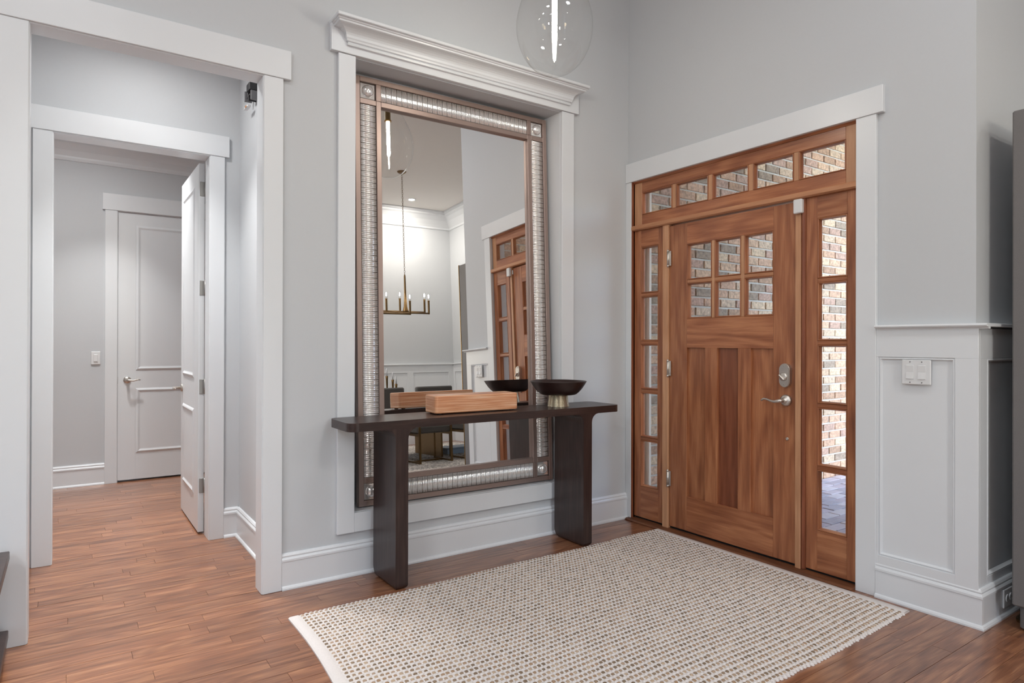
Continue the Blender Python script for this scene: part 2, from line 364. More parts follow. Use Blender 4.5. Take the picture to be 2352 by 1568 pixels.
# ------------------------------------------------------------------ floor planks
fl = struct('floor')
obj('subfloor', MB().box(-9.14, .15, -7, 3.52, -.05, -.012).box(.15, 2.45, -7, -2.06, -.05, -.012), 'subfloor', fl)
PW = .0762
lens_ = [.42, .58, .74, .9, 1.06, 1.22]
pm = {L: box(0, L-.0012, 0, PW-.0012, -.012, 0).mesh('plank') for L in lens_}
for me in pm.values(): me.materials.append(MAT['plank_wood'])
def regions(y):
    if y < 0: return (-4.4, .02)
    if y < HY: return (-3.58, -2.4)
    return (-4.4, -1.3)
cand = []; rest = MB()
y = -3.0
rowi = 0
while y < H2:
    xa, xb = regions(y+PW/2)
    x = xa - random.random()*.9
    while x < xb:
        L = random.choice(lens_)
        vis = 0
        for t in (0, .25, .5, .75, 1):
            px, py = x+L*t, y+PW/2
            q = proj((px, py, 0))
            if not q or not (-40 < q[0] < 2392 and q[1] < 1610): continue
            if py > 0 and not (-3.6 < px < -2.4): continue
            if py > HY and not (P0-.1 < px < P1): continue
            if px > 0 and py > -2.2: continue
            if -2.42 < px < -.2 and -1.9 < py < -.42: continue
            vis = max(vis, 1/q[2])
        cand.append((vis, x, y, L)); x += L
    y += PW; rowi += 1
cand.sort(reverse=True)
for i, (v, x, y, L) in enumerate(cand):
    if v > 0 and i < 298:
        o = obj('plank', pm[L], None, fl); o.location = (x, y, random.uniform(-.0004, .0004))
    else: rest.box(x, x+L-.0008, y, y+PW-.0008, -.012, 0, .0009)
y = -6.9
while y < -3.0:
    x = -4.4-random.random()
    while x < 2.31:
        L = random.choice(lens_); rest.box(x, min(x+L, 2.33)-.0008, y, y+PW-.0008, -.012, 0); x += L
    y += PW
y = -3.0
while y < -2.2:
    x = .02-random.random()*.3 if False else .02
    rest.box(1.1, 2.3, y, y+PW-.0008, -.012, 0); y += PW
for y in [i*PW-3.0 for i in range(10)]: rest.box(.02, 1.1, y, y+PW-.0008, -.012, 0)
rest.box(-9, -4.4, -6.86, 0, -.012, 0)
obj('plank', rest, 'plank_wood', fl, kind='stuff')

# ------------------------------------------------------------------ trims (painted casings)
def casing_y(name, x0, x1, zin, lw, rw, hz, hx0, hx1, yf, yw, yj, left=True):
    """flat-board casing on a wall facing -y: legs, taller header that oversails, jamb lining"""
    t = struct(name)
    if left: obj('casing_leg', box(x0-lw, x0, yf, yw, 0, zin, .002), 'trim_paint', t)
    obj('casing_leg', box(x1, x1+rw, yf, yw, 0, zin, .002), 'trim_paint', t)
    obj('casing_header', box(hx0, hx1, yf-.006, yw, zin, hz, .002), 'trim_paint', t)
    obj('jamb_lining', MB().box(x0-.016, x0+.004, yf+.006, yj, 0, zin-.006, .002), 'trim_paint', t)
    obj('jamb_lining', MB().box(x1-.004, x1+.016, yf+.006, yj, 0, zin-.006, .002), 'trim_paint', t)
    obj('jamb_lining', MB().box(x0-.016, x1+.016, yf+.006, yj, zin-.006, zin+.014, .002), 'trim_paint', t)
    return t
casing_y('trim_1', -3.499, -2.553, 2.611, .10, .096, 2.758, -3.635, -2.419, -.02, 0, WT)
casing_y('trim_2', -3.432, -2.612, 2.462, .093, .087, 2.596, -3.54, -2.498, 1.097, HY, HY+.13)
t3 = casing_y('trim_3', -2.990, -2.20, 2.445, .095, .095, 2.592, -3.105, -2.08, 3.392, H2, H2+.1)

# niche surround with cornice
t4 = struct('trim_4')
obj('casing_leg', box(-2.170, NX0, -.022, 0, .236, 2.822, .002), 'trim_paint', t4)
obj('casing_leg', box(NX1, -.529, -.022, 0, .236, 2.822, .002), 'trim_paint', t4)
obj('sill_board', box(NX0, NX1, -.021, 0, .236, NZ0, .002), 'trim_paint', t4)
obj('niche_back', box(NX0-.02, NX1+.02, NY, NY+.02, NZ0-.02, NZ1+.02), 'wall_paint', t4)
obj('niche_side', box(NX0-.02, NX0+.003, .001, NY, NZ0-.02, NZ1+.02), 'trim_paint', t4)
obj('niche_side', box(NX1-.003, NX1+.02, .001, NY, NZ0-.02, NZ1+.02), 'trim_paint', t4)
obj('niche_top', box(NX0, NX1, .001, NY, NZ1-.003, NZ1+.02), 'wall_paint', t4)
obj('niche_sill', box(NX0, NX1, .001, NY, NZ0-.02, NZ0+.002), 'trim_paint', t4)
FX0, FX1 = -2.213, -.493
obj('frieze_board', box(FX0, FX1, -.03, 0, 2.824, 2.968, .002), 'trim_paint', t4)
def mitred(prof, x0, x1, yb):
    """cornice run along x with returns; prof = [(projection, z)] ; inset base ends x0,x1"""
    m = MB(); n = len(prof)
    rows = [[(x0-p, 0, z), (x0-p, yb-p, z), (x1+p, yb-p, z), (x1+p, 0, z)] for p, z in prof]
    vs = [q for r in rows for q in r]
    fs = [(4*i+j, 4*i+j+1, 4*i+5+j, 4*i+4+j) for i in range(n-1) for j in range(3)]
    fs += [(0, 3, 2, 1), tuple(4*(n-1)+j for j in range(4))]
    m.add(vs, fs); return m
cp = [(.004, 2.862), (.014, 2.864), (.016, 2.874), (.011, 2.880), (.020, 2.884), (.022, 2.893), (.026, 2.900)]
cp += [(.026+.052*(1-math.cos(rad(a))), 2.900+.046*math.sin(rad(a))) for a in (15, 30, 45, 60, 75, 90)]
cp += [(.086, 2.949), (.088, 2.957), (.094, 2.959), (.094, 2.966)]
obj('crown_moulding', mitred(cp, FX0+.10, FX1-.10, -.03), 'trim_paint', t4)
obj('cornice_cap', box(FX0-.002, FX1+.002, -.142, 0, 2.966, 2.984, .003), 'trim_paint', t4)

# entry casing
t5 = struct('trim_5')
obj('casing_leg', box(-.022, 0, -.053, -.001, 0, 2.424, .002), 'trim_paint', t5)
obj('casing_leg', box(-.022, 0, -1.763, -1.662, 0, 2.424, .002), 'trim_paint', t5)
obj('casing_header', box(-.028, 0, -1.798, -.001, 2.424, 2.559, .002), 'trim_paint', t5)
obj('jamb_lining', box(-.016, .02, -.058, -.03, 0, 2.44, .001), 'mahogany_dark', t5)

# baseboards
def base_prof(h=.184):
    return [(0, 0), (.028, 0), (.028, .008), (.024, .016), (.017, .020), (.017, h-.042), (.021, h-.040), (.021, h-.030), (.016, h-.022), (.013, h-.020), (.015, h-.012), (.010, h-.003), (.006, h), (0, h)]
def base_y(mb, x0, x1, yw, h=.184): mb.prism([(yw-p, z) for p, z in base_prof(h)], 'x', x0, x1); return mb
def base_x(mb, y0, y1, xw, sgn, h=.184): mb.prism([(xw+sgn*p, z) for p, z in base_prof(h)], 'y', y0, y1); return mb
smesh('baseboard_left', base_y(MB(), -2.457, -.022, 0), 'trim_paint')
mb = base_x(MB(), .10, HY, HX1, -1, .19); base_y(mb, -2.525, HX1, HY, .19); smesh('baseboard_hall', mb, 'trim_paint')
smesh('baseboard_room', base_y(MB(), -4.4, -3.085, H2, .188), 'trim_paint')
# crown in the far room
mb = MB().prism([(H2, 2.835), (H2-.012, 2.84), (H2-.02, 2.86), (H2-.022, 2.875), (H2-.05, 2.92), (H2-.10, 2.97), (H2-.15, 3.005), (H2-.155, 3.02), (H2-.18, 3.03), (H2-.18, 3.06), (H2, 3.06)], 'x', -4.4, -1.3)
smesh('trim_6', mb, 'trim_paint')

# wainscot on the door wall end and around the corner
t7 = struct('trim_7')
YR = -2.206
obj('chair_rail', MB().prism([(0, 1.336), (-.020, 1.336), (-.022, 1.344), (-.040, 1.346), (-.044, 1.352), (-.040, 1.360), (0, 1.360)], 'y', YR-.0395, -1.765)
    .box(-.040, 1.35, YR-.040, -2.19, 1.345, 1.360, .002), 'trim_paint', t7)
obj('frieze_board', box(-.018, 0, YR, -1.763, 1.202, 1.337, .0015), 'trim_paint', t7)
obj('stile', box(-.018, 0, YR, -2.113, .165, 1.202, .001), 'trim_paint', t7)
obj('stile', box(-.018, 0, -1.774, -1.763, .165, 1.202, .001), 'trim_paint', t7)
obj('bottom_rail', box(-.018, 0, -2.113, -1.774, .17, .212, .001), 'trim_paint', t7)
def panel_mould(y0, y1, z0, z1):
    m = MB()
    pr = [(0, 0), (0, .012), (.008, .016), (.014, .006), (.016, 0)]
    a = [(y0, z0), (y1, z0), (y1, z1), (y0, z1)]; s_ = [(1, 1), (-1, 1), (-1, -1), (1, -1)]
    vs = [(-h, a[k][0]+s_[k][0]*d, a[k][1]+s_[k][1]*d) for k in range(4) for d, h in pr]; n = len(pr)
    fs = [(k*n+i, ((k+1) % 4)*n+i, ((k+1) % 4)*n+i+1, k*n+i+1) for k in range(4) for i in range(n-1)]
    return m.add(vs, fs)
obj('panel_moulding', panel_mould(-2.113, -1.774, .212, 1.202), 'trim_paint', t7)
obj('recessed_panel', box(-.003, 0, -2.113, -1.774, .21, 1.205), 'trim_paint', t7)
obj('frieze_board', box(0, 1.35, YR, -2.19, 1.202, 1.337, .0015), 'trim_paint', t7)
obj('stile', box(0, .075, YR, -2.19, .165, 1.202, .001), 'trim_paint', t7)
obj('bottom_rail', box(.075, 1.35, YR, -2.19, .17, .212, .001), 'trim_paint', t7)
pm2 = panel_mould(.075, .80, .212, 1.202); pm2.v = [(q[1], -2.19+q[0]-.002, q[2]) for q in pm2.v]
obj('panel_moulding', pm2, 'trim_paint', t7)
bp_ = base_prof(.176); mb = MB(); n_ = len(bp_)
bb = [(-.008 if True else 0, z) for p, z in bp_]
def corner_base(prof, ya, yc, xe):
    rows = [[(-p, ya, z), (-p, yc-p, z), (xe, yc-p, z)] for p, z in prof]; vs = [q for r in rows for q in r]; k = len(prof)
    fs = [(3*i+j, 3*i+3+j, 3*i+4+j, 3*i+1+j) for i in range(k-1) for j in range(2)]
    return MB().add(vs, fs)
smesh('baseboard_front', corner_base([(p+.006, z) for p, z in bp_], -1.763, -2.199, 1.35), 'trim_paint')

# ------------------------------------------------------------------ entry door unit
def frame_bars(name, parent, mat_v, mat_h, x0, x1, ys, zs, bars_y, bars_z, bw_y, bw_z): pass
XF, XS, XG = -.002, .010, .036          # frame face, sash face, glass
fr = struct('door_frame')
obj('mullion_post', box(-.004, .12, -.387, -.337, 0, 2.075, .002), 'mahogany_light', fr)
obj('mullion_post', box(-.004, .12, -1.349, -1.316, 0, 2.075, .002), 'mahogany_light', fr)
obj('mullion_moulding', MB().prism([(.12, -1.372), (.006, -1.372), (-.001, -1.368), (-.006, -1.361), (-.001, -1.353), (.003, -1.349), (.12, -1.349)], 'z', .02, 2.075), 'mahogany_dark', fr)
obj('transom_bar', MB().prism([(.12, 2.072), (-.010, 2.072), (-.020, 2.080), (-.020, 2.100), (-.014, 2.107), (.12, 2.107)], 'y', -1.664, -.022), 'mahogany_light_y', fr)
obj('jamb_side', box(.0, .12, -.058, -.033, 0, 2.412, .002), 'mahogany_z', fr)
obj('jamb_head', MB().prism([(.12, 2.412), (.008, 2.412), (-.006, 2.424), (-.008, 2.440), (.12, 2.440)], 'y', -1.664, -.03), 'mahogany_y', fr)
obj('threshold', MB().prism([(.15, 0), (-.055, 0), (-.058, .006), (-.046, .014), (-.012, .016), (.15, .016)], 'y', -1.662, -.034), 'threshold_wood', fr)

def glazed(parent, x0, xg, y0, y1, z0, z1, mat_b):
    """bevelled glazing bead round one pane (a ring of four sloping strips) + the pane"""
    def rr(d, x): return [(x, y0+d, z0+d), (x, y1-d, z0+d), (x, y1-d, z1-d), (x, y0+d, z1-d)]
    lv_ = [(0, x0+.004), (.0015, x0-.003), (.004, x0-.004), (.007, x0-.001), (.011, xg-.008), (.0115, xg+.002)]
    ring = MB(); ring.add([q for d, x in lv_ for q in rr(d, x)], [(4*a+k, 4*a+(k+1) % 4, 4*a+4+(k+1) % 4, 4*a+4+k) for a in range(len(lv_)-1) for k in range(4)])
    bd = obj('glazing_bead', ring, 'mahogany_y', parent); bd.data.materials.append(MAT['mahogany_z'])
    for k, p in enumerate(bd.data.polygons): p.material_index = k % 2
    obj('pane', box(xg, xg+.004, y0-.002, y1+.002, z0-.002, z1+.002), 'pane_glass', parent)

def sidelight(name, y0, y1, yo0, yo1):
    """y0>y1 outer sash, yo0>yo1 opening"""
    t = struct(name)
    obj('stile', box(XS, .055, y0, yo0, .028, 2.072, .0015), 'mahogany_z', t)
    obj('stile', box(XS, .055, yo1, y1, .028, 2.072, .0015), 'mahogany_z', t)
    obj('rail', box(XS, .055, yo0, yo1, .028, .2505, .0015), 'mahogany_y', t)
    obj('rail', box(XS, .055, yo0, yo1, 1.952, 2.072, .0015), 'mahogany_y', t)
    obj('sash_gap_shade', box(.02, .05, y0, y1, .014, .029), 'gap_shade', t)  # solid dark strip, painted shade of the gap below the sash
    pit = (1.952-.2505)/5
    for k in range(5):
        z0 = .2505+k*pit; z1 = z0+pit
        if k: z0 += .011; 
        if k < 4: z1 -= .011
        if k: obj('glazing_bar', box(XS+.001, .05, yo0, yo1, .2505+k*pit-.011, .2505+k*pit+.011, .002), 'mahogany_y', t)
        glazed(t, XS+.002, XG, yo1, yo0, z0, z1, 'mahogany_y')
    return t
sidelight('window_1', -.058, -.337, -.121, -.286)
sidelight('window_2', -1.372, -1.661, -1.438, -1.602)
tr = struct('window_3')
obj('stile', box(XS, .055, -.058, -.128, 2.107, 2.412, .0015), 'mahogany_light', tr)
obj('stile', box(XS, .055, -1.594, -1.661, 2.107, 2.412, .0015), 'mahogany_light', tr)
obj('rail', box(XS, .055, -.128, -1.594, 2.107, 2.182, .0015), 'mahogany_y', tr)
obj('rail', box(XS, .055, -.128, -1.594, 2.343, 2.412, .0015), 'mahogany_y', tr)
eds = [(-.128, -.408), (-.440, -.706), (-.738, -1.003), (-1.035, -1.297), (-1.328, -1.594)]
for i, (a, b_) in enumerate(eds):
    if i: obj('glazing_bar', box(XS+.001, .05, eds[i-1][1], a, 2.182, 2.343, .002), 'mahogany_light', tr)
    glazed(tr, XS+.002, XG, b_, a, 2.182, 2.343, 'mahogany_y')

dr = struct('door_1')
S0, S1, XD = -.390, -1.314, .008
obj('stile', box(XD, .052, S0, -.538, .030, 2.062, .002), 'mahogany_z', dr)
obj('stile', box(XD, .052, -1.172, S1, .030, 2.062, .002), 'mahogany_z', dr)
obj('rail', box(XD, .052, -.538, -1.172, 1.922, 2.062, .001), 'mahogany_y', dr)
obj('rail', box(XD, .052, -.538, -1.172, 1.238, 1.430, .001), 'mahogany_y', dr)
obj('rail', box(XD, .052, -.538, -1.172, .030, .256, .001), 'mahogany_y', dr)
obj('muntin', box(XD, .052, -.687, -.780, .256, 1.238, .001), 'mahogany_z', dr)
obj('muntin', box(XD, .052, -.933, -1.023, .256, 1.238, .001), 'mahogany_z', dr)
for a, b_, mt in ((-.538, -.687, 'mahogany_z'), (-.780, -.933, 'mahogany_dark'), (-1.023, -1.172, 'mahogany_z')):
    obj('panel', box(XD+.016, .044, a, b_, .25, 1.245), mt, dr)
cols_ = [(-.538, -.736), (-.758, -.952), (-.976, -1.172)]; rws = [(1.430, 1.663), (1.685, 1.922)]
for a, b_ in ((-.736, -.758), (-.952, -.976)): obj('glazing_bar', box(XD+.001, .05, a, b_, 1.430, 1.922, .002), 'mahogany_light', dr)
obj('glazing_bar', box(XD+.002, .05, -.538, -1.172, 1.663, 1.685, .002), 'mahogany_light_y', dr)
for a, b_ in cols_:
    for z0, z1 in rws: glazed(dr, XD+.003, XG, b_, a, z0, z1, 'mahogany_y')
obj('bottom_gap_shade', box(.018, .05, S0, S1, .014, .031), 'gap_shade', dr)  # dark strip painted as the shade under the slab
obj('edge_gap_shade', box(.03, .06, S0, -.387, .022, 2.07), 'gap_shade', dr)  # dark strip painted as shade along the hinge side
for zc in (1.842, 1.098, .353):
    h = obj('hinge', MB().tube([(-.007, -.3885, zc-.052), (-.007, -.3885, zc+.052)], .0075, 10).box(-.005, .004, -.410, -.3885, zc-.05, zc+.05, .001), 'nickel', dr)
    obj('finial', MB().lathe([(0, .062), (.006, .058), (.008, .052), (.0085, .046), (0, .046)], (-.007, -.3885, zc), 10).lathe([(0, -.046), (.0085, -.046), (.008, -.052), (.006, -.058), (0, -.062)], (-.007, -.3885, zc), 10), 'nickel', h)
# deadbolt
pts = arc(-1.259, 1.122, .032, 0, 180, 10) + arc(-1.259, 1.052, .032, 180, 360, 10)
db = obj('deadbolt', MB().prism(pts, 'x', XD, -.016).prism([(-1.259+(y_+1.259)*.93, 1.087+(z_-1.087)*.96) for y_, z_ in pts], 'x', -.016, -.022), 'nickel', dr, 'brushed nickel deadbolt cover')
obj('turn_collar', MB().lathe([(.024, -.022), (.023, -.027), (.014, -.029), (0, -.029)], (0, -1.256, 1.080), 20, axis='x'), 'nickel', db)
tt = MB().box(-.047, -.029, -.004, .004, -.021, .021, .002)
ca, sa = math.cos(rad(48)), math.sin(rad(48)); tt.v = [(q[0], -1.256+q[1]*ca+q[2]*sa, 1.076-q[1]*sa+q[2]*ca) for q in tt.v]
obj('thumb_turn', tt, 'nickel', db)
obj('screw', MB().lathe([(.0035, -.022), (.003, -.024), (0, -.024)], (0, -1.259, 1.139), 8, axis='x'), 'hinge_steel', db)
obj('screw', MB().lathe([(.0035, -.022), (.003, -.024), (0, -.024)], (0, -1.259, 1.035), 8, axis='x'), 'hinge_steel', db)
# lever
lv = obj('lever_handle', MB().tube([(-.03, -1.258, .945), (-.055, -1.258, .945), (-.06, -1.25, .944), (-.06, -1.225, .938), (-.06, -1.20, .941), (-.06, -1.175, .949), (-.06, -1.158, .950), (-.06, -1.147, .945), (-.06, -1.141, .939)],
         [.011, .011, .0105, .0085, .0068, .0062, .006, .0058, .005], 10), 'nickel', dr, 'brushed nickel curved lever')
obj('rosette', MB().lathe([(0, XD), (.033, XD), (.033, -.002), (.030, -.010), (.022, -.013), (.014, -.016), (.012, -.03), (0, -.03)], (0, -1.258, .945), 24, axis='x'), 'nickel', lv)
obj('viewer', MB().lathe([(0, XD), (.009, XD), (.009, .003), (.006, .001), (.004, .003), (0, .003)], (0, -1.263, .727), 14, axis='x'), 'nickel', dr)

# interior doors
def door_panel(mb, y0, y1, z0, z1, xf, sgn):
    pr = [(0, 0), (.012, -.006), (.020, -.008), (.034, -.002), (.040, -.001)]
    a = [(y0, z0), (y1, z0), (y1, z1), (y0, z1)]; s_ = [(1, 1), (-1, 1), (-1, -1), (1, -1)]; n = len(pr)
    vs = [(xf-sgn*h, a[k][0]+s_[k][0]*d, a[k][1]+s_[k][1]*d) for k in range(4) for d, h in pr]
    fs = [(k*n+i, ((k+1) % 4)*n+i, ((k+1) % 4)*n+i+1, k*n+i+1) for k in range(4) for i in range(n-1)] + [tuple(k*n+n-1 for k in range(4))]
    mb.add(vs, fs); return mb
def slab(y0, y1, z0, z1, xf, xb, pans):
    """door slab whose -x face carries moulded panels; pans = list of (ya,yb,za,zb)"""
    m = MB(); m.box(min(xf+.009, xb), xb, y0, y1, z0, z1, .001)
    ya, yb = pans[0][0], pans[0][1]
    m.box(xf, xf+.0095, y0, ya, z0, z1, .001).box(xf, xf+.0095, yb, y1, z0, z1, .001)
    zz = [z0] + [v for p in sorted(pans, key=lambda q: q[2]) for v in (p[2], p[3])] + [z1]
    for i in range(0, len(zz), 2): m.box(xf, xf+.0095, ya, yb, zz[i], zz[i+1])
    for p in pans: door_panel(m, p[0], p[1], p[2], p[3], xf, -1)
    return m
d2 = struct('door_2')
obj('slab', slab(1.292, 2.062, .012, 2.448, -2.648, -2.613, [(1.455, 1.955, .235, .815), (1.455, 1.955, 1.02, 2.322)]), 'door_paint', d2)
for zc in (2.28, 1.625, .972, .318):
    h = obj('hinge', MB().box(-2.642, -2.612, 1.2885, 1.2925, zc-.048, zc+.048, .003), 'hinge_steel', d2)
    obj('knuckle', MB().tube([(-2.609, 1.288, zc-.05), (-2.609, 1.288, zc+.05)], .006, 8), 'hinge_steel', h)
lv = obj('lever_handle', MB().tube([(-2.655, 2.0, .925), (-2.70, 2.0, .925), (-2.708, 1.99, .925), (-2.708, 1.95, .92), (-2.708, 1.90, .928)], [.010, .010, .009, .007, .005], 8), 'nickel', d2, 'satin nickel lever')
obj('rosette', MB().lathe([(0, -2.648), (.030, -2.648), (.028, -2.656), (.014, -2.662), (0, -2.662)], (0, 2.0, .925), 18, axis='x'), 'nickel', lv)
d3 = struct('door_3')
sl = slab(-2.985, -2.21, .016, 2.438, 0, .035, [(-2.845, -2.345, .252, .845), (-2.845, -2.345, 1.005, 2.330)])
sl.v = [(q[1], H2+.002+q[0], q[2]) for q in sl.v]
obj('slab', sl, 'door_paint', d3)
obj('stop_back', box(-3.0, -2.2, H2+.06, H2+.09, 0, 2.45), 'trim_paint', d3)
yk = H2+.002
lv = obj('lever_handle', MB().tube([(-2.911, yk-.012, .921), (-2.911, yk-.052, .921), (-2.90, yk-.06, .921), (-2.865, yk-.06, .916), (-2.83, yk-.06, .925), (-2.81, yk-.06, .922)], [.011, .011, .010, .008, .006, .005], 8), 'nickel', d3, 'satin nickel lever')
obj('rosette', MB().lathe([(0, yk), (.032, yk), (.030, yk-.008), (.014, yk-.013), (0, yk-.013)], (-2.911, 0, .921), 18, axis='y'), 'nickel', lv)
obj('latch_plate', box(-2.988, -2.983, yk-.001, yk+.02, .89, .95), 'hinge_steel', d3)

# ------------------------------------------------------------------ porch outside
pw = struct('wall_porch')
BY = .035
obj('mortar_bed', box(.16, 5.2, BY+.008, BY+.12, -.2, 3.7), 'mortar', pw)
def seen_through(p):
    c = Vector((CX, CY, CZ)); d = Vector(p)-c
    if d.x <= 0: return False
    q = c + d*((.02-c.x)/d.x)
    if -1.172 < q.y < -.538 and 1.43 < q.z < 1.922: return True
    if (-.286 < q.y < -.121 or -1.602 < q.y < -1.438) and .25 < q.z < 1.952: return True
    return -1.594 < q.y < -.128 and 2.182 < q.z < 2.343
bm_ = [box(0, .194, 0, .02, 0, .062, .003).mesh('brick') for _ in range(1)][0]; bm_.materials.append(MAT['brick_clay'])
for v in bm_.vertices: v.co.y += random.uniform(-.0015, .0015)
bl = []
for r in range(50):
    z = -.19+r*.0765
    x = .17 - (.104 if r % 2 else 0)
    while x < 5.0:
        p = (x+.097, BY, z+.031)
        s_ = seen_through(p) or seen_through((x, BY, z+.03)) or seen_through((x+.19, BY, z+.03)) or seen_through((x+.05, BY, z)) or seen_through((x+.15, BY, z+.06))
        bl.append((0 if not s_ else 1/proj(p)[2], x, z)); x += .2075
bl.sort(reverse=True); rest = MB()
for i, (v, x, z) in enumerate(bl):
    if i < 299 and v > 0:
        o = obj('brick', bm_, None, pw); o.location = (x, BY-.002+random.uniform(-.002, .002), z); o.rotation_euler = (random.uniform(-.01, .01), random.uniform(-.012, .012), random.uniform(-.02, .02))
    else: rest.box(x, x+.194, BY-.002, BY+.016, z, z+.062, .003)
obj('brick', rest, 'brick_clay', pw, kind='stuff')
rest = MB()
for r in range(50):
    z = -.19+r*.0765; x = .17-(.104 if r % 2 else 0)
    while x < 1.7: rest.box(x, x+.194, -2.055, -2.035, z, z+.062); x += .2075
pw2 = struct('wall_porch_far')
obj('mortar_bed', box(.16, 1.9, -2.06, -2.042, -.2, 3.7), 'mortar', pw2); obj('brick', rest, 'brick_clay', pw2, kind='stuff')
smesh('ceiling_porch', box(.15, 5.2, -2.1, .1, 3.7, 3.8), 'cream_trim')
pf = struct('floor_porch')
obj('bedding', box(.15, 5.4, -3.0, .04, -.2, -.052), 'mortar', pf)
pav = box(.003, .197, .003, .097, -.06, -.03, .003).mesh('paver'); pav.materials.append(MAT['paver_clay'])
lst = []
for r in range(30):
    y = .02-.1*(r+1); x = .16-(.1 if r % 2 else 0)
    while x < 5.2:
        p = (x+.1, y+.05, -.03); lst.append((1/proj(p)[2] if seen_through(p) else 0, x, y)); x += .2
lst.sort(reverse=True); rest = MB()
for i, (v, x, y) in enumerate(lst):
    if v > 0 and i < 200: o = obj('paver', pav, None, pf); o.location = (x, y, random.uniform(-.003, .002)); o.rotation_euler = (0, 0, random.uniform(-.01, .01))
    elif y > -2.06 or x > 3.3: rest.box(x+.003, x+.197, y+.003, y+.097, -.06, -.03, .003)
obj('paver', rest, 'paver_clay', pf, kind='stuff')
# exterior brickmould beside the left sidelight
t8 = struct('trim_8')
obj('brickmould', MB().box(.06, .10, -.075, .03, -.03, 2.45, .006).box(.10, .13, -.055, .03, -.03, 2.45, .005).box(.13, .16, -.085, .03, -.03, 2.45, .005), 'cream_trim', t8)
smesh('ground', box(-30, 60, -40, 40, -.4, -.25), 'grey_ground')

# ------------------------------------------------------------------ dining room trims
t9 = struct('trim_9')
DB, DR = -6.86, 2.31
obj('chair_rail', MB().box(-1.9, DR, DB, DB+.042, 1.378, 1.402, .003).box(DR-.042, DR, DB, -2.2, 1.378, 1.402, .003), 'trim_paint', t9)
obj('frieze_board', MB().box(-1.9, DR, DB, DB+.018, 1.245, 1.379).box(DR-.018, DR, DB, -2.2, 1.245, 1.379), 'trim_paint', t9)
obj('base_board', MB().box(-1.9, DR, DB, DB+.022, 0, .20).box(DR-.022, DR, DB, -2.2, 0, .20), 'trim_paint', t9)
obj('wainscot_back', MB().box(-1.9, DR, DB, DB+.005, .2, 1.245).box(DR-.005, DR, DB, -2.2, .2, 1.245), 'trim_paint', t9)
for x in (-1.5, -.62, .26, 1.44): obj('stile', box(x-.058, x+.058, DB, DB+.018, .2, 1.245), 'trim_paint', t9)
obj('stile', box(2.19, DR, DB, DB+.018, .2, 1.245), 'trim_paint', t9)
obj('stile', box(DR-.018, DR, DB, DB+.08, .2, 1.245), 'trim_paint', t9)
for y in (-5.9, -5.0, -4.1, -3.2): obj('stile', box(DR-.018, DR, y-.058, y+.058, .2, 1.245), 'trim_paint', t9)
cz = CEIL
cpf = [(0, cz-.30), (.02, cz-.29), (.024, cz-.26), (.05, cz-.22), (.10, cz-.15), (.16, cz-.09), (.19, cz-.07), (.19, cz-.045), (.22, cz-.03), (.22, cz), (0, cz)]
smesh('trim_10', MB().prism([(DB+p, z) for p, z in cpf], 'x', -9, DR).prism([(DR-p, z) for p, z in cpf], 'y', DB, -2.19), 'trim_paint')

# ================================================================== THINGS
# ------------------------------------------------------------------ leaning mirror
A_, B_ = rad(2.1108), rad(-.6979)
Nn = Vector((math.sin(B_)*math.cos(A_), -math.cos(B_)*math.cos(A_), math.sin(A_)))
eu = Vector((math.cos(B_), math.sin(B_), 0)); ew = eu.cross(-Nn).normalized()
if ew.z < 0: ew = -ew
zb = .3475; xb_ = -1.340
yb_ = .103 + (Nn.x*(-(xb_+1.3)) - Nn.z*(zb-1.3))/Nn.y
M = Matrix(((eu.x, -Nn.x, ew.x, xb_), (eu.y, -Nn.y, ew.y, yb_), (eu.z, -Nn.z, ew.z, zb), (0, 0, 0, 1)))
mir = thing('floor_mirror', 'tall crystal-trimmed bronze mirror leaning in the white moulded niche', 'mirror')
mir.matrix_world = M
MW, MH = 1.360, 2.448; hw = MW/2
FO, CH, FI = .030, .098, .030         # outer strip, crystal channel, inner strip
h1 = -.026; bk = .016                 # local y: negative = towards the room
def ring(mb, u0, w0, u1, w1, t, y0, y1, bev=.002):
    mb.box(u0, u0+t, y0, y1, w0, w1, bev).box(u1-t, u1, y0, y1, w0, w1, bev).box(u0+t, u1-t, y0, y1, w0, w0+t, bev).box(u0+t, u1-t, y0, y1, w1-t, w1, bev); return mb
loc_obj('outer_frame', ring(MB(), -hw, 0, hw, MH, FO, h1, bk), 'bronze_frame', mir)
i0 = FO+CH; iu = hw-i0
loc_obj('inner_frame', ring(MB(), -iu, i0, iu, MH-i0, FI, h1, 0, .002), 'bronze_frame', mir)
loc_obj('channel_backing', ring(MB(), -hw+FO, FO, hw-FO, MH-FO, CH, .0, bk-.001, 0), 'mirror_backing', mir)
gu = iu-FI; gw0 = i0+FI; gw1 = MH-i0-FI
loc_obj('mirror_glass', box(-gu, gu, -.001, .012, gw0, gw1), 'mirror_silver', mir)
loc_obj('back_board', box(-hw+.005, hw-.005, bk, bk+.006, .005, MH-.005), 'bronze_dark', mir)
